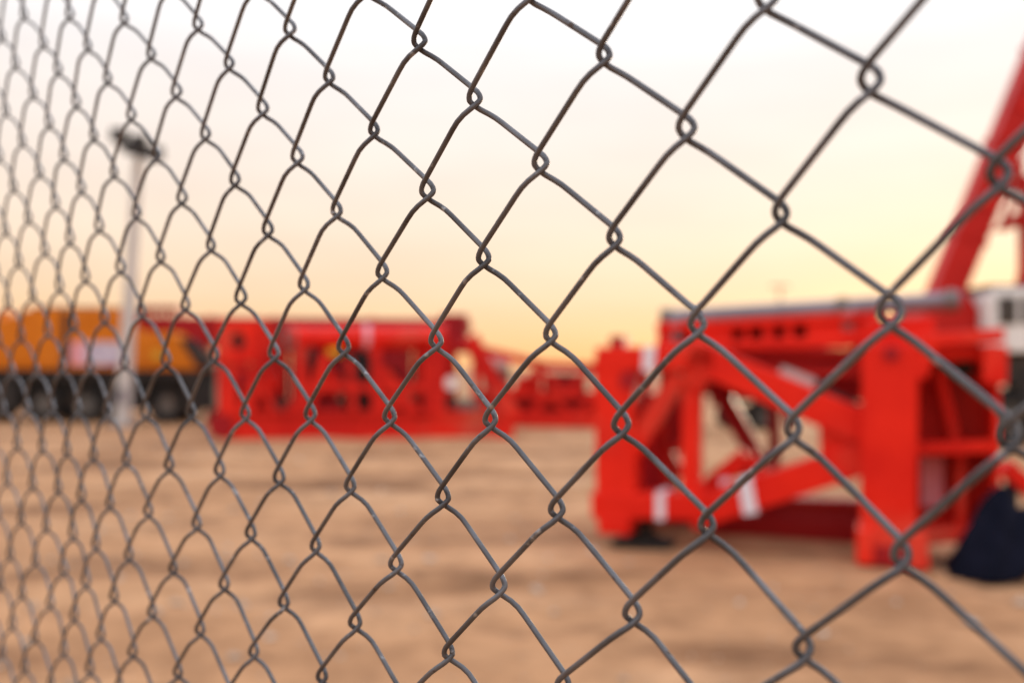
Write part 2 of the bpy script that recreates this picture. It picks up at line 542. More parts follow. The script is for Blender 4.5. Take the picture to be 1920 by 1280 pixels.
def wire_material():
    m = material('weathered_zinc', (0.074, 0.072, 0.076), (0.150, 0.150, 0.162), 38.0, (0.28, 0.58), 0.4, bump=0.2, bscale=700.0)
    tt = m.node_tree
    bb = tt.nodes['Principled BSDF']
    src = bb.inputs['Base Color'].links[0].from_socket
    tcn = tt.nodes.new('ShaderNodeTexCoord')
    n = tt.nodes.new('ShaderNodeTexNoise')
    n.inputs['Scale'].default_value, n.inputs['Detail'].default_value = 170.0, 4
    tt.links.new(tcn.outputs['Object'], n.inputs['Vector'])
    for lo, hi, colr, amt in ((0.64, 0.72, (0.40, 0.40, 0.41), 0.7), (0.35, 0.27, (0.060, 0.032, 0.018), 0.8)):
        mr = tt.nodes.new('ShaderNodeMapRange')
        mr.inputs['From Min'].default_value, mr.inputs['From Max'].default_value = lo, hi
        mr.inputs['To Max'].default_value = amt
        tt.links.new(n.outputs[0], mr.inputs[0])
        mx = tt.nodes.new('ShaderNodeMix')
        mx.data_type = 'RGBA'
        tt.links.new(mr.outputs[0], mx.inputs['Factor'])
        tt.links.new(src, mx.inputs['A'])
        mx.inputs['B'].default_value = colr + (1,)
        src = mx.outputs['Result']
    tt.links.new(src, bb.inputs['Base Color'])
    return m


WIRE = wire_material()
FENCE_BASE = Vector((F_O.x - F_V.x / F_V.z * F_O.z, F_O.y - F_V.y / F_V.z * F_O.z, 0.0))
fence = bpy.data.objects.new('chain_link_fence', None)
fence.location = FENCE_BASE
fence.empty_display_size = 0.2
col.objects.link(fence)
tag(fence, 'weathered grey chain link fence of twisted wire diamonds across the foreground', 'fence')
for k in range(-75, 20):
    zk = F_O.z + k * PITCH * F_U.z                      # height of row 0 on this wire
    bottom = -int(zk / (HALF * F_V.z)) - 1
    topv = int((2.35 - zk) / (HALF * F_V.z))
    fine = -34 <= k <= 8
    me = picket(k, topv, bottom, 10 if fine else 6, 19 if fine else 9)
    me.materials.append(WIRE)
    w = bpy.data.objects.new('wire', me)
    col.objects.link(w)
    w.parent = fence


# ------------------------------------------------------------------ things in the yard
def wheel(parent, x, y, r, w=0.34):
    t_ = MB().ring((x, y, r - 0.03), (0, 1, 0), r * 0.52, r, w, 28).build('wheel', M['rubber'], parent)
    h = MB().cyl((x, y - w * 0.32, r - 0.03), (x, y + w * 0.32, r - 0.03), r * 0.53, 20)
    h.cyl((x, y - w * 0.46, r - 0.03), (x, y - w * 0.3, r - 0.03), r * 0.2, 12)
    for i in range(8):
        a = 2 * math.pi * i / 8
        h.cyl((x + math.cos(a) * r * .36, y - w * .37, r - .03 + math.sin(a) * r * .36), (x + math.cos(a) * r * .36, y - w * .3, r - .03 + math.sin(a) * r * .36), r * .05, 6)
    h.build('rim', M['hub'], t_)
    return t_


# --- orange carrier truck, left
S = Site(200, 27.7)
T = S.empty('crane_truck', 'orange crane truck on black chassis behind the pale lamp mast', 'truck')
xz = lambda s, px, py, dy=0.0: (s.L(px, py, dy).x, s.L(px, py, dy).z)
body = [xz(S, *p) for p in ((-420, 690), (-420, 588), (-120, 588), (-20, 592), (2, 600), (45, 583), (60, 578), (222, 578), (228, 600), (246, 622), (322, 622), (352, 648), (392, 694))]
MB().prism(body, 0.0, 2.3).build('superstructure', M['orange'], T, 0.03)
x0, z0 = xz(S, -420, 688)[0], xz(S, 200, 688)[1]
x1, z1 = xz(S, 402, 752)
ch = MB().span((x0, 0.06, z0), (x1, 2.24, z0 - 0.36))
ch.span((x0, 0.3, z0 - 0.36), (x1 - 0.25, 1.9, z0 - 0.95))
ch.build('chassis', M['black'], T, 0.02)
for px0, px1 in ((-30, 34), (196, 268), (348, 402)):
    a, b_ = S.L(px0, 714), S.L(px1, 768)
    MB().span((a.x, -0.04, a.z), (b_.x, 0.5, b_.z)).build('side_box', M['black'], T, 0.02)
for px in (-330, -245, -60, 75, 155, 306):
    wheel(T, S.L(px, 770).x, 0.34, 0.52)
    wheel(T, S.L(px, 770).x, 1.96, 0.52)
for px in (-330, -245, -60, 75, 155, 306):
    xx = S.L(px, 770).x
    MB().cyl((xx, 0.3, 0.49), (xx, 2.0, 0.49), 0.09, 10).build('axle', M['black'], T)
# fenders over the wheels
for px in (75, 155, 306):
    c_ = S.L(px, 770).x
    fm = MB()
    for i in range(6):
        a0, a1 = R(20 + 23.3 * i), R(20 + 23.3 * (i + 1))
        fm.beam((c_ + 0.6 * math.cos(a0), 0.34, 0.49 + 0.6 * math.sin(a0)), (c_ + 0.6 * math.cos(a1), 0.34, 0.49 + 0.6 * math.sin(a1)), 0.03, 0.42)
    fm.build('fender', M['black'], T)
# engine cover panels, seams proud of the body
for px0, px1, py0, py1 in ((66, 112, 590, 684), (118, 128, 584, 688), (236, 300, 632, 684), (2, 56, 606, 684)):
    a, b_ = S.L(px0, py0), S.L(px1, py1)
    MB().span((a.x, -0.03, a.z), (b_.x, 0.02, b_.z)).build('side_panel', M['orange'] if px1 - px0 > 20 else M['black'], T, 0.012)
a, b_ = S.L(134, 641), S.L(160, 684)
MB().span((a.x, -0.035, a.z), (b_.x, 0.02, b_.z)).build('sign_panel', M['pink'], T)
a, b_ = S.L(160.5, 641), S.L(238, 684)
MB().span((a.x, -0.035, a.z), (b_.x, 0.02, b_.z)).build('sign_panel', M['lilac'], T)
a, b_ = S.L(288, 655), S.L(304, 674)
MB().span((a.x, -0.045, a.z), (b_.x, -0.028, b_.z)).build('sticker', M['yellow'], T)
a, b_ = S.L(60, 574), S.L(222, 579)
MB().span((a.x, 0.05, a.z), (b_.x, 2.25, b_.z + 0.002)).build('roof_rail', M['black'], T)
# dark grille at the sloping nose
nose = [xz(S, *p) for p in ((336, 634), (352, 634), (396, 676), (396, 690), (372, 690))]
MB().prism(nose, -0.05, 0.6).build('grille', M['black'], T)
# slewing mast and hook frame on the far left of the body
m_ = MB()
for px in (8, 46):
    a, b_ = S.L(px, 600, 0.8), S.L(px + 4, 582, 0.8)
    m_.beam(a, b_, 0.12, 0.5)
m_.build('lifting_lug', M['orange'], T)

# --- flood light mast
S = Site(231, 26.3)
T = S.empty('floodlight_mast', 'tall pale steel mast with dark floodlight head', 'lamp mast')
T.rotation_euler = (0, R(2.4), 0)
top = S.L(257, 300)
MB().cyl((0, 0, -0.04), (0, 0, top.z), 0.21, 20, 0.13).build('pole', M['pole'], T)
bpl = MB().box((0, 0, 0.02), (0.62, 0.62, 0.05))
for sx in (-1, 1):
    for sy in (-1, 1):
        bpl.cyl((sx * .24, sy * .24, 0.03), (sx * .24, sy * .24, 0.1), 0.022, 8)
bpl.build('base_plate', M['grey'], T)
MB().span((-0.12, -0.2, 0.55), (0.12, -0.165, 1.0)).build('access_door', M['grey'], T, 0.01)
hd = MB().cyl((0, 0, top.z), (0, 0, top.z + 0.34), 0.07, 12)
hd.beam((-0.55, -0.1, top.z + 0.52), (0.55, -0.1, top.z + 0.10), 0.08, 0.08)
hd.ring((0, 0, top.z + 0.22), (0.3, 0, 1), 0.46, 0.56, 0.13, 24)
hd.build('head_frame', M['black'], T)
for i, (dx, dz, dy) in enumerate(((-0.46, 0.60, -0.2), (0.02, 0.22, -0.46), (0.48, 0.16, -0.2), (-0.16, 0.58, 0.4), (0.30, 0.30, 0.4))):
    l_ = MB().box((dx, dy, top.z + dz), (0.40, 0.28, 0.34)).build('floodlight', M['black'], T, 0.03)
    MB().span((dx - .12, dy - .155, top.z + dz - .09), (dx + .12, dy - .138, top.z + dz + .09)).build('lens', M['glass'], l_)

# --- crimson boom on cradles behind the winch frame
S = Site(580, 29.2)
T = S.empty('crane_boom', 'long dark crimson box boom lying level above the red winch frame', 'crane boom')
a, b_ = S.L(262, 600), S.L(840, 648)
zt, zb = S.L(580, 597).z, S.L(580, 650).z
MB().span((a.x, -0.45, zb), (b_.x, 0.45, zt)).build('boom_box', M['crimson'], T, 0.05)
e0, e1 = S.L(828, 590), S.L(893, 662)
MB().span((e0.x, -0.55, e1.z), (e1.x - 0.25, -0.40, e0.z)).build('head_plate', M['crimson'], T, 0.03)
MB().span((e0.x, 0.40, e1.z), (e1.x - 0.25, 0.55, e0.z)).build('head_plate', M['crimson'], T, 0.03)
for i, (px, py, rr) in enumerate(((868, 612, 0.26), (872, 640, 0.2))):
    c_ = S.L(px, py)
    MB().ring((c_.x, 0, c_.z), (0, 1, 0), rr * .25, rr, 0.3, 20).build('sheave', M['arm'], T)
    MB().cyl((c_.x, -0.62, c_.z), (c_.x, 0.62, c_.z), 0.06, 12).build('sheave_pin', M['black'], T)
r0, r1 = S.L(272, 577), S.L(338, 600)
ra = MB()
for f_ in (0, .33, .66, 1):
    xx = r0.x + (r1.x - r0.x) * f_
    ra.beam((xx, -0.3, zt - 0.02), (xx, -0.3, r0.z), 0.06, 0.06)
    ra.beam((xx, 0.3, zt - 0.02), (xx, 0.3, r0.z), 0.06, 0.06)
ra.span((r0.x - .03, -0.35, r0.z - 0.10), (r1.x + .03, 0.35, r0.z + 0.04))
ra.build('rope_guide', M['crimson'], T)
for px in (420, 640, 815):
    c_ = S.L(px, 700).x
    cr = MB().beam((c_ - 0.35, -0.3, 0), (c_, -0.3, zb), 0.14, 0.14).beam((c_ + 0.35, -0.3, 0), (c_, -0.3, zb), 0.14, 0.14)
    cr.beam((c_ - 0.35, 0.3, 0), (c_, 0.3, zb), 0.14, 0.14).beam((c_ + 0.35, 0.3, 0), (c_, 0.3, zb), 0.14, 0.14)
    cr.build('cradle', M['crimson'], T)
for px in (400, 520, 700):
    c_ = S.L(px, 700).x
    MB().span((c_ - 0.06, -0.5, zb - 0.03), (c_ + 0.06, 0.5, zt + 0.04)).build('band', M['arm'], T)

# --- red winch frame, middle distance
S = Site(690, 22.8, R(12))
T = S.empty('winch_frame', 'long red steel skid frame with tube, winches and braces at mid distance', 'machine')
DEP = 2.0
sk0, sk1 = S.L(415, 782), S.L(962, 820)
sk0.z = 0.62
for dy in (0.0, DEP):
    MB().ibeam((sk0.x, dy, sk0.z / 2 - 0.02), (sk1.x, dy, sk0.z / 2 - 0.02), sk0.z + 0.02, 0.32, web=0.5).build('base_beam', M['red_far'], T)
for px in (425, 540, 660, 790, 930):
    c_ = S.L(px, 800).x
    MB().beam((c_, 0.16, 0.32), (c_, DEP - 0.16, 0.32), 0.3, 0.22, (0, 0, 1)).build('cross_beam', M['red_far'], T)
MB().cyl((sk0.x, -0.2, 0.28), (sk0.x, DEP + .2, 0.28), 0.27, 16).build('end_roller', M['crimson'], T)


def bars(name, mat, site, parent, rows, d, dys=(0.0,), **kw):
    out_ = []
    for (ax, ay, bx, by, wpx) in rows:
        for dy in dys:
            p, q = site.L(ax, ay, dy), site.L(bx, by, dy)
            sc = abs(site.L(ax, ay + 50, dy).z - site.L(ax, ay - 50, dy).z) / 100
            out_.append(MB().beam(p, q, wpx * sc, d).build(name, mat, parent, kw.get('bevel', 0.0)))
    return out_


bars('post', M['red_far'], S, T, ((428, 786, 424, 640, 34), (565, 790, 565, 650, 20), (705, 790, 705, 650, 18), (822, 790, 822, 640, 22)), 0.25, (0.0, DEP))
bars('brace', M['red_far'], S, T, ((500, 612, 458, 790, 26), (476, 690, 520, 786, 12), (612, 664, 574, 780, 20), (655, 672, 664, 786, 14),
                                  (790, 786, 716, 690, 18), (800, 660, 806, 780, 22), (528, 786, 580, 716, 12), (690, 720, 730, 786, 12)), 0.2, (0.02,))
bars('brace', M['red_far'], S, T, ((560, 786, 700, 660, 16), (720, 786, 830, 660, 16), (430, 660, 560, 780, 16)), 0.2, (DEP,))
bars('rail', M['red_far'], S, T, ((426, 612, 500, 608, 16), (426, 690, 500, 690, 14), (560, 726, 830, 726, 16), (700, 752, 760, 752, 22)), 0.22, (0.0, DEP))
bars('arm', M['red_far'], S, T, ((880, 632, 962, 786, 30),), 0.3, (0.1, 0.9))
tb0, tb1 = S.L(540, 633), S.L(838, 633)
MB().cyl((tb0.x, 0.5, tb0.z), (tb1.x, 0.5, tb1.z), 0.29, 28).build('tube', M['red'], T)
for px in (545, 690, 834):
    c_ = S.L(px, 633)
    MB().cyl((c_.x - 0.07, 0.5, c_.z), (c_.x + 0.07, 0.5, c_.z), 0.325, 28).build('tube_flange', M['pink'] if px == 690 else M['red_far'], T)
for px in (565, 705, 822):
    c_ = S.L(px, 655)
    MB().span((c_.x - .16, 0.1, c_.z - .1), (c_.x + .16, 1.0, c_.z + .06)).build('saddle', M['red_far'], T)
for px, py, rr in ((742, 702, 0.42), (606, 712, 0.34), (445, 735, 0.22)):
    c_ = S.L(px, py)
    dr = MB().cyl((c_.x, 0.55, c_.z), (c_.x, 1.6, c_.z), rr * 0.72, 20).build('winch_drum', M['black'], T)
    for yy in (0.5, 1.6):
        MB().ring((c_.x, yy, c_.z), (0, 1, 0), rr * 0.3, rr, 0.08, 24).build('drum_flange', M['crimson'], dr)
for px0, py0, px1, py1, mat in ((530, 618, 556, 652, 'hub'), (556, 650, 592, 694, 'black'), (660, 680, 700, 712, 'black'), (500, 750, 556, 778, 'black'), (590, 752, 640, 778, 'crimson'), (615, 652, 640, 668, 'yellow'), (650, 746, 756, 776, 'black'), (606, 700, 640, 740, 'red'), (480, 700, 520, 736, 'red'),
                                (790, 742, 850, 776, 'black'), (860, 750, 900, 772, 'hub')):
    a, b_ = S.L(px0, py0), S.L(px1, py1)
    MB().span((a.x, 0.2, a.z), (b_.x, 0.6, b_.z)).build('box_and_shade_block', M[mat], T, 0.02)  # the dark boxes stand in for shaded voids and the base shadow strip
# housing plates closing the back of the frame
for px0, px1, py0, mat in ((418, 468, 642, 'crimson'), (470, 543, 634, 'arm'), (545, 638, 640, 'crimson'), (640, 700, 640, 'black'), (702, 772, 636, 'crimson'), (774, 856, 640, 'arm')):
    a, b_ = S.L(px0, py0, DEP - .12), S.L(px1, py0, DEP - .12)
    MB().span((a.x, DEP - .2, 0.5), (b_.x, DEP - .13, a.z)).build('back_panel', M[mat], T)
# eye plate with an oval hole on the left end
pm = MB()
cc = S.L(447, 640)
for i in range(16):
    a0, a1 = 2 * math.pi * i / 16, 2 * math.pi * (i + 1) / 16
    def edge(a, s):
        k_ = 1 / max(abs(math.cos(a)), abs(math.sin(a)))
        return (cc.x + math.cos(a) * (0.15 if s == 0 else 0.42 * k_), cc.z + math.sin(a) * (0.2 if s == 0 else 0.46 * k_))
    q = [edge(a0, 0), edge(a1, 0), edge(a1, 1), edge(a0, 1)]
    pm.hexa([(x_, -0.2, z_) for x_, z_ in q], [(x_, -0.12, z_) for x_, z_ in q])
pm.build('eye_plate', M['red'], T)
MB().span((cc.x - .26, -0.11, cc.z - .3), (cc.x + .26, 0.1, cc.z + .3)).build('eye_hole_shade', M['black'], T)  # black block behind the hole, standing in for its inner shade
c_ = S.L(845, 718)
lm = MB().cyl((c_.x, -0.02, c_.z), (c_.x, 0.14, c_.z), 0.17, 20).build('work_lamp', M['red_far'], T)
MB().cyl((c_.x, -0.05, c_.z), (c_.x, -0.015, c_.z), 0.15, 20).build('lens', M['lamp'], lm)
MB().beam((c_.x, 0.1, c_.z), (S.L(822, 730).x, 0.1, S.L(822, 730).z), 0.06, 0.06).build('lamp_bracket', M['red_far'], T)

# --- lattice section and plates in the far gap
S = Site(1000, 27.5)
T = S.empty('lattice_section', 'far low red lattice section between the winch frame and the vermilion truss', 'machine')
for dy in (0.0, 1.5):
    bars('base_beam', M['red_far'], S, T, ((880, 786, 1180, 792, 36),), 0.3, (dy,))
    bars('chord', M['red_far'], S, T, ((888, 652, 1010, 682, 16), (1010, 684, 1180, 690, 15), (890, 738, 1180, 742, 14)), 0.2, (dy,))
    bars('brace', M['red_far'], S, T, ((895, 660, 960, 738, 11), (960, 738, 1010, 690, 11), (1010, 690, 1060, 740, 11), (1060, 740, 1110, 690, 11), (1110, 690, 1150, 740, 11),
                                       (895, 742, 940, 780, 12), (985, 780, 940, 742, 12), (985, 780, 1030, 742, 12), (1075, 780, 1030, 742, 12), (1075, 780, 1120, 742, 12)), 0.14, (dy,))
    bars('post', M['red_far'], S, T, ((892, 780, 892, 650, 14), (1010, 776, 1010, 684, 10), (1120, 776, 1120, 690, 12)), 0.16, (dy,))
for px0, py0, px1, py1, mat in ((905, 690, 955, 738, 'hub'), (1020, 700, 1100, 738, 'crimson'), (968, 706, 1006, 738, 'red'), (900, 746, 1120, 774, 'crimson')):
    a, b_ = S.L(px0, py0), S.L(px1, py1)
    MB().span((a.x, 0.3, a.z), (b_.x, 1.2, b_.z)).build('gear_case', M[mat], T, 0.03)
a, b_ = S.L(908, 668), S.L(956, 690)
MB().span((a.x, 0.4, a.z), (b_.x, 1.1, b_.z)).build('cover', M['white'], T, 0.04)
a, b_ = S.L(870, 770), S.L(884, 800)

# --- yellow machine seen through the frame
S = Site(1400, 27.0)
T = S.empty('yellow_compressor', 'small yellow machine far behind, seen through the gap in the vermilion truss', 'machine')
a, b_ = S.L(1372, 700), S.L(1440, 738)
MB().prism([(a.x, b_.z), (b_.x, b_.z), (b_.x, a.z - .15), (b_.x - .25, a.z), (a.x + .1, a.z), (a.x, a.z - .1)], 0, 1.0).build('hood', M['yellow'], T, 0.03)
MB().span((a.x - .1, 0.05, b_.z), (b_.x + .1, 0.95, b_.z - .2)).build('chassis', M['black'], T)
for px in (1380, 1432):
    wheel(T, S.L(px, 770).x, 0.1, 0.36, 0.25)
    wheel(T, S.L(px, 770).x, 0.9, 0.36, 0.25)
for px in (1380, 1432):
    xx = S.L(px, 770).x
    MB().beam((xx, 0.1, 0.33), (xx, 0.9, 0.33), 0.12, 0.12, (0, 0, 1)).beam((xx, 0.5, 0.33), (xx, 0.5, b_.z - .1), 0.3, 0.3).build('axle', M['black'], T)

# --- far lamp post on the skyline
S = Site(1462, 110)
T = S.empty('distant_lamp_post', 'faint thin lamp post standing on the far skyline', 'lamp post')
tp = S.L(1463, 536)
MB().cyl((0, 0, -0.1), (0, 0, tp.z), 0.16, 10, 0.1).build('pole', M['hub'], T)
MB().beam((-0.9, 0, tp.z), (0.9, 0, tp.z), 0.14, 0.16).build('crossarm', M['hub'], T)
for sx in (-1, 1):
    MB().box((sx * .8, 0, tp.z - 0.12), (0.5, 0.3, 0.16)).build('lamp_head', M['hub'], T, 0.03)

# --- red mobile crane, right
S = Site(1860, 22.0)
T = S.empty('mobile_crane', 'big red mobile crane with raised brick red boom and white cab at right', 'crane')
p0, p1 = S.L(1746, 612, 1.2), S.L(2071, -190, 1.2)
MB().beam(p0, p1, 0.70, 0.62).build('boom', M['arm'], T, 0.04)
tv = (p1 - p0).normalized()
up = Vector((0, 1, 0)).cross(tv)
for f_ in (2.2, 4.6, 7.0, 9.4):
    c_ = p0 + tv * f_
    MB().beam(c_ - tv * .07, c_ + tv * .07, 0.75, 0.68).build('boom_rib', M['arm'], T)
    c2 = c_ + tv * 0.9
    MB().cyl(c2 + Vector((0, -0.37, 0)), c2 + Vector((0, -0.29, 0)), 0.13, 16).build('boss', M['red_far'], T)
c0, c1 = S.L(1912, 560, 0.7), S.L(1992, 205, 0.7)
MB().cyl(c0, c0 + (c1 - c0) * .55, 0.17, 14).build('lift_cylinder', M['arm'], T)
MB().cyl(c0 + (c1 - c0) * .5, c1, 0.10, 12).build('cylinder_rod', M['grey'], T)
for px, py, rr in ((1896, 350, 0.13), (1907, 326, 0.10), (1884, 424, 0.11), (1904, 414, 0.16)):
    k_ = S.L(px, py, 0.9)
    MB().ring(k_, (0, 1, 0), rr * .3, rr, 0.3, 16).build('sheave', M['arm'], T)
a, b_ = S.L(1878, 432, 0.9), S.L(1918, 300, 0.9)
MB().beam(a, b_, 0.07, 0.2).build('sheave_link', M['arm'], T)
a, b_ = S.L(1884, 426, 0.9), S.L(1832, 440, 0.9)
MB().beam(a, b_, 0.05, 0.1).build('sheave_link', M['arm'], T)
a, b_ = S.L(1922, 560, 0.9), S.L(1922, 330, 0.9)
MB().beam(a, b_, 0.22, 0.25).build('mast_post', M['arm'], T)
# turret
a, b_ = S.L(1745, 556), S.L(1852, 668)
MB().prism([xz(S, *p) for p in ((1745, 668), (1745, 600), (1765, 556), (1838, 548), (1856, 580), (1856, 668))], 0.5, 2.2).build('turret', M['arm'], T, 0.04)
# cab
cab = [xz(S, *p) for p in ((1858, 660), (1858, 556), (1868, 540), (2010, 540), (2025, 600), (2025, 660))]
cb = MB().prism(cab, 0.0, 1.9).build('cab', M['white'], T, 0.05)
for q in (((1872, 556), (1906, 608)), ((1916, 556), (2006, 608))):
    a, b_ = S.L(*q[0]), S.L(*q[1])
    w_ = MB().span((a.x, -0.03, a.z), (b_.x, 0.03, b_.z)).build('window', M['glass'], cb)
a, b_ = S.L(1860, 540), S.L(2010, 534)
MB().span((a.x, 0.1, a.z), (b_.x, 1.8, b_.z)).build('roof', M['hub'], cb)
a, b_ = S.L(1700, 668), S.L(2500, 726)
MB().span((a.x, 0.1, a.z), (b_.x, 2.4, b_.z)).build('chassis', M['black'], T, 0.03)
a, b_ = S.L(1866, 652), S.L(2030, 690)
MB().span((a.x, 0.3, a.z), (b_.x, 2.1, b_.z)).build('engine_deck', M['black'], T, 0.03)
for px in (1735, 1898, 1985, 2260, 2350):
    for yy in (0.3, 2.2):
        wheel(T, S.L(px, 770).x, yy, 0.62, 0.4)
    xx = S.L(px, 770).x
    MB().beam((xx, 0.3, 0.59), (xx, 2.2, 0.59), 0.2, 0.2, (0, 0, 1)).beam((xx, 1.2, 0.59), (xx, 1.2, 1.2), 0.4, 0.4).build('axle', M['black'], T)
for px0, px1 in ((1915, 1965), (2030, 2200)):
    a, b_ = S.L(px0, 722), S.L(px1, 790)
    MB().span((a.x, 0.12, a.z), (b_.x, 0.7, b_.z)).build('tool_box', M['black'], T, 0.03)

# --- big vermilion frame, right foreground
S = Site(1415, 8.85, R(-20))
T = S.empty('truss_gantry', 'large bright vermilion steel truss of thick beams resting on the sand at right', 'truss')
DEP = 1.15
fb = 0.012
FR = lambda name, rows, d, dys=(0.0,), mat='red': bars(name, M[mat], S, T, rows, d, dys, bevel=fb)
FR('end_post', ((1162, 975, 1158, 668, 74),), 0.34)
FR('end_post', ((1200, 960, 1198, 680, 50),), 0.3, (DEP,), 'red')
FR('top_beam', ((1126, 672, 1345, 672, 42),), 0.36)
FR('top_beam', ((1180, 676, 1640, 676, 40),), 0.3, (DEP,))
FR('bottom_beam', ((1118, 942, 1330, 946, 46),), 0.38)
FR('bottom_beam', ((1190, 950, 1640, 966, 56),), 0.3, (DEP,), 'crimson')  # rear beam coloured crimson to imitate the shade it lies in
FR('light_block_plate', ((1330, 984, 1610, 998, 44),), 0.03, (DEP - 0.3,), 'crimson')  # plate added to block light, deepening the shadow under the truss
FR('upright', ((1297, 930, 1299, 690, 34),), 0.22, (0.02,))
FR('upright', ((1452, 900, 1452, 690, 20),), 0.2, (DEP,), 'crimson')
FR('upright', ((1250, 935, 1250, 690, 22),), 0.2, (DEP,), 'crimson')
FR('bay_shade_sheet', ((1226, 928, 1238, 740, 90),), 0.03, (0.8,), 'crimson')  # dark sheet added to colour in the shaded inside of the bay
FR('brace', ((1276, 700, 1150, 905, 34),), 0.2, (-0.02,))
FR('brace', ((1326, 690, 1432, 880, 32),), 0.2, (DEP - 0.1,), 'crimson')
FR('brace', ((1205, 900, 1290, 720, 22),), 0.18, (DEP,))
FR('brace', ((1320, 920, 1402, 852, 34), (1402, 852, 1440, 905, 26)), 0.2, (0.3,))
FR('bay_bar', ((1243, 738, 1252, 925, 15), (1204, 842, 1288, 836, 13), (1212, 770, 1282, 890, 12)), 0.1, (0.5,), 'arm')
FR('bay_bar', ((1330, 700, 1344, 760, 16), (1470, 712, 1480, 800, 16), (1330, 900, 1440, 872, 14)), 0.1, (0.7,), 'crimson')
FR('deck_beam', ((1330, 668, 1640, 664, 16), (1340, 690, 1640, 700, 18)), 0.3, (0.62,), 'arm')
FR('gusset', ((1290, 694, 1330, 712, 44), (1290, 930, 1325, 918, 40), (1130, 905, 1190, 905, 34)), 0.26, (-0.02,), 'red')
FR('sloping_beam', ((1296, 662, 1632, 806, 58),), 0.34, (-0.01,))
FR('sloping_beam', ((1632, 852, 1296, 962, 60),), 0.34, (0.01,))
FR('connecting_plate', ((1568, 792, 1572, 872, 60),), 0.3, (0.03,))
FR('main_post', ((1664, 1036, 1668, 648, 98),), 0.46, (-0.05,))
FR('main_post', ((1690, 1000, 1692, 660, 80),), 0.4, (DEP,))
FR('foot', ((1622, 1048, 1622, 985, 30), (1722, 1058, 1718, 990, 34)), 0.5, (-0.12,))
MB().span((S.L(1612, 1000).x, -0.3, 0.0), (S.L(1735, 1000).x, 0.3, S.L(1660, 1012).z)).build('foot_plate', M['crimson'], T, 0.01)
FR('foot', ((1160, 996, 1160, 962, 60),), 0.4)
# cross members front to back
for px, py in ((1160, 672), (1300, 672), (1160, 950), (1300, 950), (1665, 690), (1665, 960)):
    p = S.L(px, py)
    MB().beam((p.x, 0.1, p.z), (p.x, DEP - 0.1, p.z), 0.2, 0.2, (0, 0, 1)).build('cross_beam', M['red'], T, fb)
# right hand box, deep behind the main post
bx = [(1716, 660), (1866, 650), (1862, 985), (1716, 1010)]
pa, pb = S.L(1714, 655, 0.55), S.L(1862, 985, 0.55)
MB().span((pa.x, 0.62, pb.z), (pb.x, 0.66, pa.z)).build('back_plate', M['red_far'], T)
MB().span((pb.x - 0.05, -0.02, pb.z), (pb.x, 0.62, pa.z)).build('side_plate', M['red'], T, fb)
FR('shelf', ((1712, 838, 1856, 832, 22),), 0.6, (0.31,))
FR('shelf', ((1712, 668, 1862, 660, 26),), 0.6, (0.31,))
FR('shelf', ((1712, 1000, 1856, 990, 24),), 0.6, (0.31,))
FR('rib', ((1792, 830, 1760, 690, 18),), 0.3, (0.45,))
FR('rib', ((1800, 980, 1800, 845, 16),), 0.3, (0.45,))
pa, pb = S.L(1732, 866), S.L(1776, 965)
MB().span((pa.x, 0.5, pb.z), (pb.x, 0.6, pa.z)).build('panel', M['pink'], T)
FR('bracket', ((1862, 720, 1864, 648, 40),), 0.3, (-0.12,))
FR('bracket', ((1712, 706, 1732, 640, 46), (1722, 640, 1880, 628, 24)), 0.3, (-0.1,))
for px, py, rr in ((1188, 712, 0.085), (1670, 664, 0.06), (1812, 690, 0.08)):
    c_ = S.L(px, py)
    yy = -0.19 if px < 1300 else -0.295
    if px > 1800:
        yy = 0.25
    MB().cyl((c_.x, yy - 0.02, c_.z), (c_.x, yy + 0.05, c_.z), rr, 16).build('pin_hole_shade', M['crimson'] if px < 1800 else M['black'], T)  # solid dark discs, coloured as the shade inside open holes
# upper rail: a channel with small cut outs, set back
UR = 0.55
zz = lambda px, py: S.L(px, py, UR)
ur = MB().beam(zz(1236, 652), zz(1650, 640), 0.09, 0.34).beam(zz(1236, 616), zz(1650, 592), 0.07, 0.3)
ur.build('upper_rail', M['red'], T, fb)
for i_, (xa, xb) in enumerate(((1236, 1270), (1292, 1375), (1396, 1408), (1432, 1452), (1472, 1490), (1512, 1650))):
    p, q = zz((xa + xb) / 2, 652), zz((xa + xb) / 2, 604)
    MB().beam(p, q, abs(zz(xb, 630).x - zz(xa, 630).x), 0.2).build('rail_web', M['red'], T, fb)
p, q = zz(1236, 638), zz(1650, 620)
MB().beam(p + Vector((0, .16, 0)), q + Vector((0, .16, 0)), 0.2, 0.02).build('rail_back', M['crimson'], T)
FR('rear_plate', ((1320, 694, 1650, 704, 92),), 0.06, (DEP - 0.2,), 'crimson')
FR('saddle', ((1590, 622, 1590, 578, 24), (1268, 640, 1268, 596, 20)), 0.2, (UR,), 'grey')
FR('lug', ((1162, 656, 1162, 630, 28),), 0.24, (0.0,), 'crimson')
FR('post_cap', ((1622, 632, 1752, 626, 62),), 0.3, (0.12,))
FR('rear_plate', ((1600, 668, 1730, 668, 70),), 0.06, (0.5,), 'red_far')
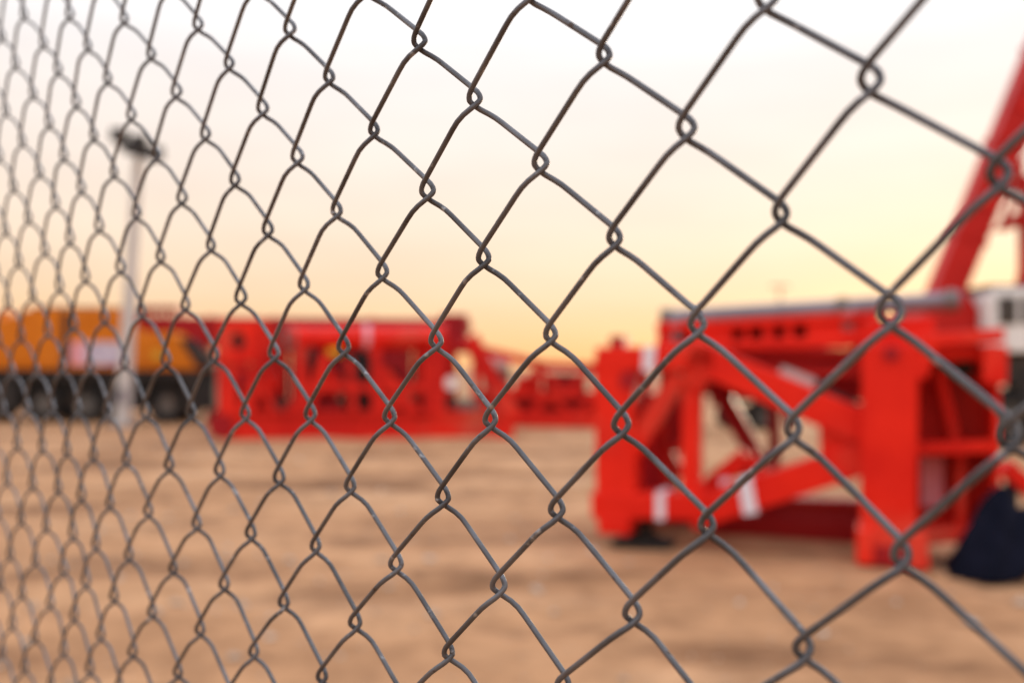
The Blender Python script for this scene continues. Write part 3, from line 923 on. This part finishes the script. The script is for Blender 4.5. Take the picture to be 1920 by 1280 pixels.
# wraps of white tape
for ax, ay, bx_, by, w_, d_, dy in ((1226, 650, 1224, 696, 22, 0.40, 0.0), (1246, 919, 1246, 968, 16, 0.42, 0.0), (1352, 900, 1362, 934, 18, 0.24, 0.3),
                                    (1400, 895, 1412, 958, 24, 0.40, 0.01)):
    p, q = S.L(ax, ay), S.L(bx_, by)
    MB().beam((p.x, dy, p.z), (q.x, dy, q.z), w_ / 208, d_).build('tape_wrap', M['tape'], T)
p, q = S.L(1462, 696, .455), S.L(1528, 722, .455)
MB().beam(p, q, 0.11, 0.012).build('name_plate', M['pole'], T)
p, q = S.L(1548, 738, .2), S.L(1628, 774, .2)
MB().cyl(p, q, 0.05, 12).build('hose', M['black'], T)
# screw jack under the left post
j = S.L(1206, 962)
jm = MB().cyl((j.x, 0.1, 0.03), (j.x, 0.1, j.z + 0.02), 0.06, 14)
jm.cyl((j.x, 0.1, 0.03), (j.x, 0.1, 0.09), 0.13, 16)
jm.build('jack', M['black'], T)
MB().span((S.L(1152, 1000).x, -0.12, -0.03), (S.L(1256, 1000).x, 0.32, 0.03)).build('jack_plate', M['black'], T, 0.008)

# --- grey pipe lying on top of the frame
p, q = S.L(1240, 597, UR), S.L(1800, 563, UR)
P = bpy.data.objects.new('steel_pipe', None)
P.empty_display_size = 0.2
col.objects.link(P)
P.location, P.rotation_euler = S.o, (0, 0, S.yaw)
tag(P, 'long grey steel pipe lying along the top of the vermilion truss', 'pipe')
q2 = q
MB().cyl(p, q2, 0.082, 18).build('tube', M['grey'], P)
for f_ in (0.02, 0.63, 0.97):
    c_ = p + (q2 - p) * f_
    d_ = (q2 - p).normalized()
    MB().cyl(c_ - d_ * .05, c_ + d_ * .05, 0.10, 18).build('collar', M['hub'], P)

# --- navy tarpaulin heap at the right edge
S = Site(1846, 8.05)
n_a, n_r = 64, 26
vs_, fs_ = [], []
for i in range(n_r + 1):
    f_ = i / n_r
    for k in range(n_a):
        th = 2 * math.pi * k / n_a
        fold = 1 + (0.06 * math.sin(7 * th + 3 * f_) + 0.035 * math.sin(15 * th + 1.3)) * f_ + 0.05 * math.sin(2 * th + 0.7)
        x_ = math.cos(th) * 0.31 * f_ * fold + 0.16 * (1 - f_) ** 0.8
        y_ = math.sin(th) * 0.36 * f_ * fold
        z_ = 0.72 * (1 - f_ ** 1.6) + 0.035 * math.sin(5 * th + 6 * f_) * math.sin(math.pi * f_) + 0.02 * math.sin(11 * th + 2) * math.sin(math.pi * f_)
        s_ = max(0.0, math.cos(th)) ** 4 * max(0.0, f_ - 0.55) / 0.45    # low roll running off to the right
        x_ += 0.8 * s_
        z_ = max(z_, 0.0) + (0.30 * math.sin(math.pi * min(1.0, s_ * 1.0)) ** 0.7 if 0 < s_ < 1 else 0.0)
        vs_.append((x_, y_, z_ - 0.03))
for i in range(n_r):
    for k in range(n_a):
        fs_.append((i * n_a + k, i * n_a + (k + 1) % n_a, (i + 1) * n_a + (k + 1) % n_a, (i + 1) * n_a + k))
fs_.append(tuple((n_r * n_a + k) for k in range(n_a - 1, -1, -1)))
hp = MB()
hp.add(vs_, fs_, True)
tarp = hp.build('tarpaulin_heap', M['navy'])
tarp.location = S.o
tag(tarp, 'dark navy bundle heaped on the sand at the foot of the vermilion truss', 'tarpaulin')

# --- loose red bar leaning out at the right edge
S2 = Site(1935, 8.9)
bt = S2.empty('red_bar', 'short bright red bar slanting down behind the navy bundle', 'bar')
a, b_ = S2.L(1880, 872), S2.L(2060, 1035)
MB().beam((a.x, 0, a.z), (b_.x, 0, 0.02), 0.15, 0.15).build('bar', M['red'], bt, 0.01)
MB().beam((a.x + .08, 0, 0), (a.x + .08, 0, a.z), 0.08, 0.08).build('stand', M['black'], bt)
